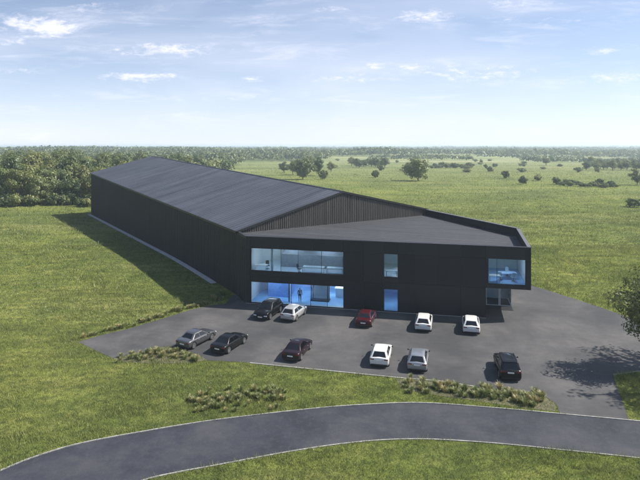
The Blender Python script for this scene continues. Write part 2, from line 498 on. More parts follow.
# lower roof of the office wing
ins = .32
poly = [A + u * .3 + v * ins, B - u * .35 + v * ins, C + Vector((-.38, -.25)), Rc - gd * .34 - hd * .03, Lc + gd * .05 - hd * .03]
mb = MB(); mb.prism([(p.x, p.y) for p in poly], lambda x, y: wroof(x, y) - .12, lambda x, y: wroof(x, y))
def clip(s0, d0):   # chord of the roof polygon at depth d0 from the facade
    xs = []
    for i in range(len(poly)):
        a, b = poly[i] - A, poly[(i + 1) % len(poly)] - A
        da, db = a.dot(v), b.dot(v)
        if (da - d0) * (db - d0) < 0:
            t = (d0 - da) / (db - da); xs.append((a + (b - a) * t).dot(u))
    return (min(xs), max(xs)) if len(xs) >= 2 else None
dd_ = .9
while dd_ < 28:
    c2 = clip(0, dd_)
    if c2 and c2[1] - c2[0] > .5:
        a = A + u * (c2[0] + .05) + v * dd_; b = A + u * (c2[1] - .05) + v * dd_
        q = [a, b, b + v * .06, a + v * .06]
        mb.hexa([W3(p, wroof(p.x, 0) - .02) for p in q] + [W3(p, wroof(p.x, 0) + .018) for p in q])
    dd_ += .85
bpart('lower_roof', mb, M['wing_roof'])

# parapets
mb = MB()
nRC = Vector(((C - Rc).y, -(C - Rc).x)).normalized()
if nRC.dot(u) > 0: nRC = -nRC
nCB = -u
def q_para(a, b, inn, z0, zt_, t=.3):
    wall_hex(mb, a, b, t, z0, zt_, inn)
wall_hex(mb, Rc + (C - Rc) * .004, C, .3, 6.2, TOP, nRC)
wall_hex(mb, C - (C - B).normalized() * .32, B + (C - B) * .03, .3, 6.2, TOP - .004, nCB)
par = bpart('parapet', mb, M['facade'])
mb = MB()
wall_hex(mb, Rc - nRC * .04 + (C - Rc) * .004, C - nRC * .04, .40, TOP + .002, TOP + .05, nRC)
wall_hex(mb, C - (C - B).normalized() * .37 - nCB * .03, B - nCB * .03 + (C - B) * .005, .40, TOP + .002, TOP + .048, nCB)
bpart('parapet_cap', mb, M['trim2'], parent=par)

# front facade panels with open joints over dark backing, windows left open
def FP(s, d, z): p = A + u * s + v * d; return (p.x, p.y, z)
def fbox(mb, s0, s1, d0, d1, z0, z1):
    mb.hexa([FP(s0, d0, z0), FP(s1, d0, z0), FP(s1, d1, z0), FP(s0, d1, z0), FP(s0, d0, z1), FP(s1, d0, z1), FP(s1, d1, z1), FP(s0, d1, z1)])
WU0, WU1, WG0, WG1, MID = 3.93, 6.66, .06, 2.62, 3.37
openings = [(.57, 11.85, WU0, WU1), (.57, 11.85, WG0, WG1), (16.5, 18.13, WU0, WU1), (16.5, 18.13, WG0, WG1), (28.05, 32.05, 3.80, WU1)]
PS = 27.8
scut = [0, .57, 4.3, 8.1, 11.85, 14.2, 16.5, 18.13, 20.05, 22.4, 25.1, PS, 28.05, 30.1, 32.05, FLEN]
zcut = [-.3, WG0, WG1, MID, 3.80, WU0, WU1, TOP]
# horizontal joints only at some levels
mb = MB(); gap = .012
hj = {MID, WU1}
for i in range(len(scut) - 1):
    s0, s1 = scut[i], scut[i + 1]
    spans = []   # vertical runs of solid wall
    cur = None
    for j in range(len(zcut) - 1):
        z0, z1 = zcut[j], zcut[j + 1]
        if s0 >= PS - .01 and z1 <= MID + .01: continue
        hole = any(a - .01 <= s0 and s1 <= b + .01 and c_ - .01 <= z0 and z1 <= d_ + .01 for a, b, c_, d_ in openings)
        if hole: cur = None; continue
        if cur and abs(cur[1] - z0) < .001 and not (z0 in hj): cur[1] = z1
        else: cur = [z0, z1]; spans.append(cur)
    for z0, z1 in spans: fbox(mb, s0 + gap, s1 - gap, -.0, .10, z0 + gap, z1 - gap * .5)
fac = bpart('facade_panels', mb, M['facade'])
mb = MB()      # structural wall behind the panels
for i in range(len(scut) - 1):
    for j in range(len(zcut) - 1):
        s0, s1, z0, z1 = scut[i], scut[i + 1], zcut[j], zcut[j + 1]
        if s0 >= PS - .01 and z1 <= MID + .01: continue
        if any(a - .01 <= s0 and s1 <= b + .01 and c_ - .01 <= z0 and z1 <= d_ + .01 for a, b, c_, d_ in openings): continue
        fbox(mb, s0, s1, .101, .30, z0, min(z1, TOP - .02))
bpart('front_wall', mb, M['trim'])
mb = MB(); fbox(mb, -.03, FLEN + .03, -.035, .36, TOP + .004, TOP + .054); bpart('parapet_cap', mb, M['trim'], parent=fac)
# plinth line
mb = MB(); fbox(mb, 0, PS, -.05, -.003, 0, .05); bpart('plinth', mb, M['path'])

def window(s0, s1, z0, z1, mull, name='window'):
    fr = MB(); t = .055
    fbox(fr, s0, s1, .16, .24, z0, z0 + t); fbox(fr, s0, s1, .16, .24, z1 - t, z1)
    fbox(fr, s0, s0 + t, .16, .24, z0 + t, z1 - t); fbox(fr, s1 - t, s1, .16, .24, z0 + t, z1 - t)
    for k in mull: fbox(fr, k - .02, k + .02, .17, .23, z0 + t, z1 - t)
    o = bpart(name, fr, M['trim'])
    edges = [s0 + t] + list(mull) + [s1 - t]
    for a, b in zip(edges[:-1], edges[1:]):
        g = MB(); fbox(g, a + (.02 if a in mull else 0), b - (.02 if b in mull else 0), .195, .205, z0 + t, z1 - t)
        bpart('pane', g, M['glass'], parent=o)
window(*openings[0], (4.3, 6.4, 9.2)); window(*openings[1], (5.6, 7.9, 9.9))
window(*openings[2], ()); window(*openings[3], ())
window(*openings[4], (29.0,))

# overhanging upper box: side wall to the right, soffit, ground floor walls
mb = MB()
nBC = -nCB
wall_hex(mb, B + (C - B).normalized() * .31, C, .22, MID, 6.19, nCB)
wall_hex(mb, C, C + (Rc - C) * .44, .25, MID, 6.19, nRC)
wall_hex(mb, C + (Rc - C) * .441, Rc, .25, -1, 6.19, nRC)
bpart('upper_wall', mb, M['facade'])
mb = MB()
mb.prism([(p.x, p.y) for p in (P - u * .2 + v * .31, B - u * .02 + v * .31, C - u * .3, Q)], MID + .002, MID + .30)
bpart('soffit', mb, M['soffit'])
mb = MB(); wall_hex(mb, P + v * .31, Q, .25, -.3, MID, -u); bpart('ground_floor_wall', mb, M['facade'])
# glazed entrance lobby under the overhang
mb = MB(); G = Vector((19.75, 68.6)); gw, gdp = 2.9, 3.0
def gb(mb, s0, s1, d0, d1, z0, z1):
    q = [G + u * a + v * b for a, b in ((s0, d0), (s1, d0), (s1, d1), (s0, d1))]
    mb.hexa([W3(p, z0) for p in q] + [W3(p, z1) for p in q])
for s in (0, 1.42, 1.56, gw - .1):
    gb(mb, s, s + .09, 0, .09, .02, MID - .01)
for d in (1.5, gdp - .1): gb(mb, gw - .1, gw - .01, d, d + .09, .02, MID - .01)
gb(mb, .1, gw - .1, .01, .08, .02, .10); gb(mb, .1, gw - .1, .01, .08, 2.25, 2.33); gb(mb, .1, gw - .1, .01, .08, MID - .14, MID - .02)
gb(mb, gw - .09, gw - .02, .1, gdp - .1, .02, .10); gb(mb, gw - .09, gw - .02, .1, gdp - .1, MID - .14, MID - .02)
lob = bpart('entrance_lobby', mb, M['white_frame'])
mb = MB(); gb(mb, .1, 1.41, .04, .05, .11, 2.24); gb(mb, 1.66, gw - .11, .04, .05, .11, 2.24)
gb(mb, gw - .06, gw - .05, .1, gdp - .1, .11, MID - .15); gb(mb, .1, gw - .11, .04, .05, 2.34, MID - .15); bpart('pane', mb, M['glass'], parent=lob)
mb = MB(); gb(mb, 0, gw, gdp, gdp + .12, .02, MID - .01); bpart('back_panel', mb, M['plaster'], parent=lob)
for hs in (.95, 1.80):
    mb = MB(); gb(mb, hs, hs + .05, -.06, -.02, .9, 1.3); bpart('door_handle', mb, M['rim'], parent=lob)
mb = MB(); gb(mb, -.1, gw, -1.6, 0, .02, .035); bpart('door_mat', mb, M['black_plastic'], parent=lob)

# interior floors, ceilings and partitions
def ipoly(name, s0, s1, d0, d1, z0, z1, mat):
    mb = MB(); fbox(mb, s0, s1, d0, d1, z0, z1); return bpart(name, mb, mat)
ipoly('ground_floor', .32, 19.6, .31, 7.6, -.1, .045, M['blue_floor'])
ipoly('floor_border', .32, 12.9, .31, .95, .046, .060, M['light_floor'])
ipoly('floor_slab', .32, 27.7, .31, 7.6, 2.95, 3.60, M['plaster'])
ipoly('upper_floor', .32, 19.6, .31, 7.6, 3.602, 3.66, M['light_floor'])
ipoly('upper_floor', 27.9, 32.2, .31, 7.6, 3.68, 3.72, M['blue_floor'])
ipoly('ceiling', .32, 32.2, .31, 7.6, 6.70, 6.74, M['plaster'])
ipoly('back_wall', .32, 19.6, 7.61, 7.75, -.1, 2.94, M['blue_wall'])
ipoly('back_wall', .32, 19.6, 7.61, 7.75, 3.67, 6.69, M['pale_wall'])
ipoly('back_wall', 27.9, 32.2, 7.61, 7.75, 3.73, 6.69, M['pale_wall'])
for s in (.31, 13.0, 15.4, 19.6):
    ipoly('partition', s - (.0 if s > 1 else -.01), s + .12, .32, 7.6, .061, 2.94, M['blue_wall'] if s > 14 else M['plaster'])
    ipoly('partition', s - (.0 if s > 1 else -.01), s + .12, .32, 7.6, 3.67, 6.69, M['plaster'])
for s in (27.78, 32.21): ipoly('partition', s, s + .1, .32, 7.6, 3.73, 6.69, M['plaster'])
# upper room: grey volume, white column
ipoly('grey_volume', 3.4, 11.2, 3.6, 7.6, 3.67, 5.25, M['grey_panel'])
ipoly('column', 2.75, 3.0, 1.3, 1.55, 3.67, 6.69, M['white_frame'])
ipoly('column', 4.9, 5.15, 1.3, 1.55, .061, 2.94, M['white_frame'])
ipoly('blue_volume', 1.9, 4.6, 3.0, 5.8, .05, 2.0, M['deep_blue'])

def furn(name, label, cat, s, d, z, rz=0, group=None):
    p = A + u * s + v * d
    return tag(empty(name, (p.x, p.y, z), UX + rz), label, cat, group)
lamps = [(2.6, 2.0, 2.93), (6.2, 2.0, 2.93), (9.8, 2.0, 2.93), (17.4, 2.6, 2.93), (2.6, 2.4, 6.685), (6.2, 2.4, 6.685), (9.8, 2.4, 6.685), (17.4, 2.6, 6.685), (30.0, 2.4, 6.685), (4.4, 5.4, 2.93), (9.0, 5.4, 2.93), (4.4, 5.4, 6.685), (9.0, 5.4, 6.685)]
for s, d, z in lamps:
    t = furn('ceiling_light', 'flat white ceiling light panel inside the lit glazed rooms', 'ceiling light', s, d, z, 0, 'ceiling light panels in the glazed rooms')
    a = MB(); a.box(-.95, .95, -.33, .33, -.05, -.004); a.build('housing', M['white_frame'], t)
    a = MB(); a.box(-.9, .9, -.28, .28, -.062, -.051); a.build('diffuser', M['lamp'], t)

def desk(label, s, d, z, w=1.6, dp=.8, rz=0, top='plaster'):
    t = furn('desk', label, 'desk', s, d, z, rz)
    a = MB(); a.box(-w / 2, w / 2, -dp / 2, dp / 2, .70, .74); a.build('desk_top', M[top], t, bevel=.01)
    for sx in (-1, 1):
        for sy in (-1, 1):
            a = MB(); x = sx * (w / 2 - .06); y = sy * (dp / 2 - .06)
            a.box(x - .025, x + .025, y - .025, y + .025, 0, .699); a.build('leg', M['white_frame'], t)
    return t
def chair(label, s, d, z, rz=0, mat='black_plastic'):
    t = furn('office_chair', label, 'chair', s, d, z, rz)
    a = MB(); a.box(-.23, .23, -.23, .23, .43, .49); a.build('seat', M[mat], t, bevel=.02)
    a = MB(); a.hexa([(-.22, .20, .55), (.22, .20, .55), (.22, .25, .55), (-.22, .25, .55), (-.2, .27, 1.02), (.2, .27, 1.02), (.2, .32, 1.02), (-.2, .32, 1.02)]); a.build('backrest', M[mat], t, bevel=.02)
    a = MB(); a.tube([(0, 0, .05), (0, 0, .43)], [.03, .03])
    for k in range(5):
        g = 2 * math.pi * k / 5; a.tube([(0, 0, .09), (.26 * math.cos(g), .26 * math.sin(g), .04)], [.025, .018], 5)
    a.tube([(0, .2, .46), (0, .25, .6)], [.025, .025], 5)
    a.build('base', M['black_plastic'], t)
desk('white desk at the left end of the upper floor long window', 1.5, 1.25, 3.66)
chair('black office chair beside the white column upstairs', 2.1, 2.1, 3.66, .4)
chair('black office chair in the middle of the upper long window', 6.3, 1.3, 3.66, 1.2)
desk('long pale blue table left of the pair at the right of the upper window', 8.0, 1.5, 3.66, 2.6, .9, 0, 'light_floor')
desk('long pale blue table at the right end of the upper long window', 10.6, 1.5, 3.66, 2.0, .9, 0, 'light_floor')
desk('blue and white desk behind the small upper window', 17.3, 1.5, 3.66, 1.3, .8, 0, 'light_floor')
desk('white desk at the left of the corner room window above the entrance', 28.9, 1.5, 3.72, 1.2, .8)
desk('blue topped meeting table in the corner room above the entrance', 30.5, 3.0, 3.72, 1.9, 1.1, .2, 'blue_wall')
chair('pale chair left of the meeting table in the corner room', 29.6, 2.2, 3.72, 2.8, 'light_floor')
chair('pale chair in front of the meeting table in the corner room', 31.0, 2.0, 3.72, 3.3, 'light_floor')
chair('pale chair behind the meeting table in the corner room', 30.6, 4.1, 3.72, .1, 'light_floor')
# dark framed glass booth on the ground floor
t = furn('glass_booth', 'dark framed glass booth standing on the blue ground floor', 'booth', 8.6, 2.7, .05)
a = MB()
for sx in (-1.05, .95):
    for sy in (-.5, .4): a.box(sx, sx + .1, sy, sy + .1, .06, 2.35)
for z0, z1 in ((0, .06), (2.35, 2.45)): a.box(-1.15, 1.15, -.6, .6, z0, z1)
a.build('frame', M['black_plastic'], t)
a = MB(); a.box(-.94, .94, -.46, -.45, .07, 2.34); a.build('pane', M['glass'], t)
a = MB(); a.box(-.94, .94, .45, .47, .07, 2.34); a.build('back_panel', M['plaster'], t)
t = furn('reception_counter', 'white counter at the right end of the blue ground floor room', 'counter', 11.4, 4.6, .05)
a = MB(); a.box(-1.2, 1.2, -.35, .35, 0, 1.05); a.build('body', M['light_floor'], t, bevel=.02)
a = MB(); a.box(-1.3, 1.3, -.45, .45, 1.052, 1.1); a.build('counter_top', M['plaster'], t, bevel=.01)

t = furn('light_panel', 'bright white light panel glowing at the right of the blue ground floor room', 'light panel', 10.9, 5.3, .05)
a = MB(); a.box(-.8, .8, -.05, .05, 1.06, 1.75); a.build('panel', M['lamp'], t)
a = MB(); a.box(-.86, .86, .052, .10, 0, 1.81); a.build('frame', M['white_frame'], t)
# standing person behind the ground floor glass
def person(s, d, z):
    t = furn('person', 'person in a dark jacket and white shirt standing inside the ground floor glass', 'person', s, d, z, .5)
    J = {'pel': (0, 0, .95, .13), 'waist': (0, 0, 1.1, .125), 'chest': (0, 0, 1.32, .15), 'neck': (0, 0, 1.5, .055), 'head': (0, -.01, 1.63, .085), 'crown': (0, 0, 1.72, .075)}
    E = [('pel', 'waist'), ('waist', 'chest'), ('chest', 'neck'), ('neck', 'head'), ('head', 'crown')]
    for sg, nm in ((1, 'l'), (-1, 'r')):
        J.update({nm + 'hip': (sg * .10, 0, .88, .09), nm + 'kn': (sg * .11, -.02, .48, .06), nm + 'an': (sg * .11, 0, .09, .042), nm + 'toe': (sg * .12, -.16, .035, .035),
                  nm + 'sh': (sg * .19, 0, 1.42, .062), nm + 'el': (sg * .25, .02, 1.14, .045), nm + 'wr': (sg * .23, -.1, .92, .03), nm + 'ha': (sg * .22, -.13, .83, .032)})
        E += [('pel', nm + 'hip'), (nm + 'hip', nm + 'kn'), (nm + 'kn', nm + 'an'), (nm + 'an', nm + 'toe'), ('chest', nm + 'sh'), (nm + 'sh', nm + 'el'), (nm + 'el', nm + 'wr'), (nm + 'wr', nm + 'ha')]
    ks = list(J); me = bpy.data.meshes.new('person_body'); me.from_pydata([J[k][:3] for k in ks], [(ks.index(a), ks.index(b)) for a, b in E], [])
    nt = NT('person_colours'); tc = nt.N.new('ShaderNodeTexCoord'); sp = nt.N.new('ShaderNodeSeparateXYZ'); nt.L.new(tc.outputs['Object'], sp.inputs[0])
    r = nt.N.new('ShaderNodeValToRGB'); r.color_ramp.interpolation = 'CONSTANT'; e = r.color_ramp.elements
    e[0].color = (.02, .02, .03, 1); e[1].position = .83; e[1].color = (.45, .28, .2, 1)
    q = e.new(.93); q.color = (.03, .02, .015, 1)
    nt.L.new(nt.math('DIVIDE', sp.outputs[2], 1.8), r.inputs[0]); nt.col(r.outputs[0])
    me.materials.append(nt.m)
    o = link('body', me, t)
    sk = o.modifiers.new('skin', 'SKIN'); sd = o.modifiers.new('sub', 'SUBSURF'); sd.levels = sd.render_levels = 2
    for i, k in enumerate(ks): me.skin_vertices[0].data[i].radius = (J[k][3], J[k][3])
    me.skin_vertices[0].data[0].use_root = True
    a = MB(); a.hexa([(-.06, -.165, 1.0), (.06, -.165, 1.0), (.06, -.08, 1.0), (-.06, -.08, 1.0), (-.07, -.165, 1.44), (.07, -.165, 1.44), (.07, -.08, 1.44), (-.07, -.08, 1.44)])
    a.build('shirt', M['plaster'], t, bevel=.02)
bpy_skin_ok = True
def add_skin_layer(me): pass
try:
    person(6.3, 1.5, .05)
except Exception as ex:
    print('PERSON', ex)

# concrete path along the hall
pl = [(FL + (Lc - FL) * t - gd * .0) for t in np.linspace(-.0, .93, 90)]
strip([(p.x, p.y) for p in pl], 0.8, -.2, .05, 'path', M['path'], -.52, zf=zg, kind='structure')

# ------------------------------------------------------------------ cars
TYPES = {
 'sedan': dict(L=4.15, W=1.78, H=1.32, belt=.84, hood=.80, deck=.90, xb=(-1.62, 1.10), xt=(-.95, .28), ytop=.545),
 'hatch': dict(L=3.85, W=1.76, H=1.40, belt=.90, hood=.84, deck=.94, xb=(-1.88, 1.08), xt=(-1.42, .30), ytop=.575),
 'suv':   dict(L=4.10, W=1.84, H=1.58, belt=.98, hood=.95, deck=1.02, xb=(-1.99, 1.05), xt=(-1.62, .42), ytop=.63),
}
def paint(name, c, metal=.0, rough=.32):
    n = NT(name); n.col(c); n.set(Metallic=metal, Roughness=rough)
    n.b.inputs['Coat Weight'].default_value = .9; n.b.inputs['Coat Roughness'].default_value = .04
    f = n.noise(1.5, 4); n.L.new(n.math('ADD', n.math('MULTIPLY', f, .12), rough - .06), n.b.inputs['Roughness'])
    return n.m
PAINT = {'black': paint('paint_black', (.005, .005, .006)), 'white': paint('paint_white', (.60, .60, .58), 0, .4),
         'silver': paint('paint_silver', (.50, .50, .50), .5, .35), 'grey': paint('paint_grey', (.30, .32, .35), .6, .35),
         'dark_grey': paint('paint_dark_grey', (.085, .088, .095), .5, .35), 'red': paint('paint_maroon', (.045, .004, .006)), 'plum': paint('paint_plum_black', (.012, .004, .008))}
for k_ in ('black', 'plum', 'red'):
    PAINT[k_].node_tree.nodes['Principled BSDF'].inputs['Coat Weight'].default_value = .25
    PAINT[k_].node_tree.nodes['Principled BSDF'].inputs['Specular IOR Level'].default_value = .25

def car(kind, colour, label, x, y, heading, rear_ref=True, glass_m='car_glass', rails=False):
    T = TYPES[kind]; L, Wd, H = T['L'], T['W'], T['H']; hl = L / 2; hw = Wd / 2
    a = R(90 - heading)
    dx, dy = math.cos(a), math.sin(a)
    s = hl if rear_ref else -hl
    t = empty('parked_' + {'sedan': 'sedan', 'hatch': 'hatchback', 'suv': 'suv'}[kind], (x + dx * s, y + dy * s, .018), a)
    tag(t, label, 'car', 'cars parked in front of the building')
    pm = PAINT[colour]
    wr = .33 if kind == 'suv' else .31; ax = (-hl + .72, hl - .78)
    clear = .20 if kind != 'suv' else .24
    def ztop(px):
        if px > T['xb'][1] - .2:                                   # bonnet
            k = (px - T['xb'][1] + .2) / (hl - T['xb'][1] + .2); return T['hood'] + .05 - .16 * k**1.6
        if px < T['xb'][0] + .1:
            k = (T['xb'][0] + .1 - px) / max(.05, (T['xb'][0] + .1 + hl)); return T['deck'] - .03 * k
        k = (px - T['xb'][0] - .1) / (T['xb'][1] - .3 - T['xb'][0]); return T['deck'] + (T['hood'] + .05 - T['deck']) * max(0, min(1, k))
    def zbot(px):
        z = clear
        for c_ in ax:
            q = (wr + .055)**2 - (px - c_)**2
            if q > 0: z = max(z, wr + math.sqrt(q) * 1.0)
        return z
    st = [-hl, -hl + .02, -hl + .06, -hl + .13] + list(np.linspace(-hl + .2, hl - .25, 58)) + [hl - .17, hl - .09, hl - .03, hl]
    mb = MB(); ring_n = None
    for px in st:
        e = min(px + hl, hl - px)
        k = min(1.0, e / .28); rnd = math.sqrt(max(0, 1 - (1 - k)**2))
        w = hw * (.86 + .14 * rnd) * (1 - .03 * (abs(px) / hl)**2)
        zt = ztop(px) - (1 - rnd) * (.16 if px > 0 else .07); zb = max(zbot(px), clear + (1 - rnd) * .12)
        prof = [(0, zb), (w * .80, zb), (w * .975, zb + .05), (w, .46), (w * 1.0, .60), (w * .985, zt - .10), (w * .94, zt - .035), (w * .72, zt), (0, zt + .03)]
        prof = [(py, min(max(pz, zb), zt + .03)) for py, pz in prof]
        full = prof + [(-py, pz) for py, pz in prof[-2:0:-1]]
        ring_n = len(full); mb.v += [(px, py, pz) for py, pz in full]
    for i in range(len(st) - 1):
        for k in range(ring_n):
            k2 = (k + 1) % ring_n; mb.f.append((i * ring_n + k, (i + 1) * ring_n + k, (i + 1) * ring_n + k2, i * ring_n + k2))
    mb.f.append(tuple(range(ring_n - 1, -1, -1))[::-1]); mb.f.append(tuple(range((len(st) - 1) * ring_n, len(st) * ring_n))[::-1])
    body = mb.build('body', pm, t, smooth=True)
    # cabin
    xb, xt = T['xb'], T['xt']; zb_, zt_ = T['belt'] - .06, H - .07
    yb, yt = hw * .925, T['ytop'] + .03
    def lv(q):      # q 0..1 from belt to roof edge
        return (xb[0] + (xt[0] - xb[0]) * q, xb[1] + (xt[1] - xb[1]) * q, yb + (yt - yb) * q, zb_ + (zt_ - zb_) * q)
    rings = [lv(0), lv(.5), lv(1.0)]
    a0 = rings[-1]
    rings += [(a0[0] + .10, a0[1] - .12, a0[2] - .06, H - .02), (a0[0] + .30, a0[1] - .32, a0[2] - .25, H)]
    cb = MB()
    for r_ in rings:
        x0, x1, yy, z = r_; cf = .16
        pts = [(x0, -yy + cf), (x0 + .06, -yy), (x1 - .14, -yy), (x1, -yy + cf), (x1, yy - cf), (x1 - .14, yy), (x0 + .06, yy), (x0, yy - cf)]
        cb.v += [(px, py, z) for px, py in pts]
    for i in range(len(rings) - 1):
        for k in range(8): cb.f.append((i * 8 + k, i * 8 + (k + 1) % 8, (i + 1) * 8 + (k + 1) % 8, (i + 1) * 8 + k))
    cb.f.append(tuple(range((len(rings) - 1) * 8, len(rings) * 8)))
    cab = cb.build('cabin', pm, t, smooth=True, bevel=.055); cab.modifiers[0].segments = 3; cab.modifiers[0].harden_normals = True
    # glass
    def quad_slab(name, p, nrm, mat='car_glass', th=.008, off=.004):
        nrm = Vector(nrm).normalized(); g = MB()
        lo = [tuple(Vector(q) + nrm * off) for q in p]; hi = [tuple(Vector(q) + nrm * (off + th)) for q in p]
        g.hexa(lo + hi); return g.build(name, M[mat], t)
    q0, q1 = .22, .93
    l0, l1 = lv(q0), lv(q1)
    dz = zt_ - zb_
    quad_slab('windscreen', [(l0[1], -l0[2] + .15, l0[3]), (l0[1], l0[2] - .15, l0[3]), (l1[1], l1[2] - .15, l1[3]), (l1[1], -l1[2] + .15, l1[3])], (dz, 0, xb[1] - xt[1]))
    q0r = .16 if kind != 'sedan' else .18
    l0, l1 = lv(q0r), lv(q1)
    quad_slab('rear_window', [(l0[0], l0[2] - .17, l0[3]), (l0[0], -l0[2] + .17, l0[3]), (l1[0], -l1[2] + .165, l1[3]), (l1[0], l1[2] - .165, l1[3])], (-dz, 0, xt[0] - xb[0]), mat=glass_m)
    l0, l1 = lv(.22), lv(.92)
    for sg in (1, -1):
        for fa, fb in ((.07, .47), (.51, .93)):
            p = []
            for l_, f_ in ((l0, fa), (l0, fb), (l1, fb), (l1, fa)):
                x0, x1 = l_[0] + .06, l_[1] - .14
                p.append((x0 + (x1 - x0) * f_, sg * l_[2], l_[3]))
            if sg < 0: p = p[::-1]; 
            quad_slab('side_window', p if sg < 0 else p, (0, sg * dz, yb - yt))
    # wheels
    for c_ in ax:
        for sg in (1, -1):
            w_ = MB(); yo = sg * (hw - .11)
            prof = [(wr * .62, -.10), (wr * .93, -.10), (wr, -.07), (wr, .07), (wr * .93, .10), (wr * .62, .10)]
            w_.lathe(prof, (0, 0, 0), n=24); wheel = w_.build('wheel', M['rubber'], t, smooth=True); wheel.location = (c_, yo, wr)
            g = MB(); g.lathe([(wr * .64, .075 * sg), (wr * .64, .05 * sg), (0, .05 * sg)], (0, 0, 0), n=20); g.build('hub_disc', M['rim_dark'], wheel)
            g = MB(); g.lathe([(wr * .66, .06 * sg), (wr * .66, .104 * sg), (wr * .57, .102 * sg), (wr * .57, .06 * sg)], (0, 0, 0), n=20)
            g.lathe([(wr * .16, .06 * sg), (wr * .16, .095 * sg), (0, .098 * sg)], (0, 0, 0), n=10)
            for k in range(5):
                th = 2 * math.pi * k / 5; ca, sa = math.cos(th), math.sin(th); hwk = .028
                p = [(ca * r_ - sa * q_, yv * sg, sa * r_ + ca * q_) for yv in (.06, .098) for r_, q_ in ((wr * .1, -hwk), (wr * .6, -hwk), (wr * .6, hwk), (wr * .1, hwk))]
                g.hexa(p)
            g.build('rim', M['rim'], wheel)
    # lamps, plates, trim
    def part_box(name, mat, x0, x1, y0, y1, z0, z1, bev=.015):
        g = MB(); g.box(x0, x1, y0, y1, z0, z1); return g.build(name, M[mat] if isinstance(mat, str) else mat, t, bevel=bev)
    zt = ztop(-hl + .1)
    for sg in (1, -1):
        ya, yb2 = sorted((sg * hw * .50, sg * hw * .90))
        part_box('tail_light', 'tail', -hl - .008, -hl + .20, ya, yb2, zt - .22, zt - .11)
        ya, yb2 = sorted((sg * hw * .50, sg * hw * .885))
        part_box('headlight', 'head', hl - .20, hl + .006, ya, yb2, .50, .62)
        g = MB(); yy = sg * (hw + .02); xm = xb[1] - .42
        g.box(xm, xm + .12, min(yy, yy + sg * .12), max(yy, yy + sg * .12), T['belt'] + .03, T['belt'] + .14)
        g.box(xm + .03, xm + .08, min(sg * (hw - .10), yy), max(sg * (hw - .10), yy), T['belt'] + .04, T['belt'] + .08)
        g.build('wing_mirror', M['black_plastic'], t, bevel=.02)
        for hx in (-.75, .28):
            g = MB(); g.box(hx, hx + .17, min(sg * (hw - .01), sg * (hw + .022)), max(sg * (hw - .01), sg * (hw + .022)), .70, .73); g.build('door_handle', M['rim'] if colour != 'black' else M['black_plastic'], t)
    part_box('rear_bumper', 'black_plastic', -hl - .02, -hl + .12, -hw * .82, hw * .82, clear + .02, .36)
    part_box('front_bumper', 'black_plastic', hl - .12, hl + .015, -hw * .80, hw * .80, clear + .02, .34)
    part_box('grille', 'black_plastic', hl - .08, hl + .008, -hw * .40, hw * .40, .42, .58)
    part_box('number_plate', 'plate', -hl - .030, -hl - .012, -.26, .26, zt - .28 if kind != 'sedan' else .50, zt - .17 if kind != 'sedan' else .61, 0)
    part_box('number_plate', 'plate', hl + .016, hl + .03, -.26, .26, .36, .47, 0)
    if rails:
        for sg in (1, -1):
            g = MB(); g.tube([(xt[0] + .2, sg * (yt - .08), H - .02), (xt[0] + .3, sg * (yt - .08), H + .05), (xt[1] - .3, sg * (yt - .08), H + .05), (xt[1] - .2, sg * (yt - .08), H - .02)], [.018] * 4, 6)
            g.build('roof_rail', M['black_plastic'], t)
        g = MB(); g.box(xt[0] - .12, xt[0] + .12, -yt + .08, yt - .08, H - .04, H - .005); g.build('spoiler', pm, t, bevel=.01)
    return t

def at(px, py): return gp(px, py)
car('suv', 'black', 'black car facing the camera beside the white hatchback at the ground floor glass', *at(260, 321), 22 + 180, rear_ref=False)
car('hatch', 'silver', 'off-white hatchback parked beside the black car at the ground floor glass', *at(287, 322.5), 21)
car('sedan', 'red', 'dark red saloon parked alone against the black facade', *at(363, 328.5), 14)
car('hatch', 'white', 'white hatchback at the facade just right of the narrow windows', *at(423, 333), 13)
car('hatch', 'white', 'white hatchback at the facade beside the entrance corner', *at(471.5, 335.5), 13)
car('sedan', 'dark_grey', 'dark grey saloon at the planting bed, left end of the outer row', *at(182, 350), 29)
car('sedan', 'black', 'black saloon beside the dark grey saloon in the outer row', *at(217, 355), 25)
car('sedan', 'plum', 'very dark plum saloon standing alone near the grass edge', *at(290, 362.5), 17)
car('hatch', 'white', 'white hatchback in the outer row beside the grey hatchback', *at(379, 368.5), 12)
car('hatch', 'grey', 'silver grey hatchback in the outer row right of the white one', *at(417, 373.5), 13)
car('suv', 'black', 'black off-roader with roof rails near the driveway mouth', *at(511, 382.5), 9, glass_m='car_glass', rails=True)

# ------------------------------------------------------------------ vegetation
def in_poly(px, py, poly):
    inside = np.zeros(len(px), bool); n = len(poly); j = n - 1
    for i in range(n):
        xi, yi = poly[i]; xj, yj = poly[j]
        c_ = ((yi > py) != (yj > py)) & (px < (xj - xi) * (py - yi) / (yj - yi + 1e-12) + xi)
        inside ^= c_; j = i
    return inside
road_poly = road_up + road_lo[::-1]
wall_off = -gd * 1.25
block = [road_poly, fore, [(p.x, p.y) for p in (A, B, C, Rc, FR, FL + wall_off, Lc + wall_off)]]
def zg_np(y):
    uu = np.clip((y - 78) / 22, 0, 1)
    return np.where(y < 100, -FAR_SLOPE * 22 * (uu**3 - uu**4 / 2), -FAR_SLOPE * (11 + y - 100))

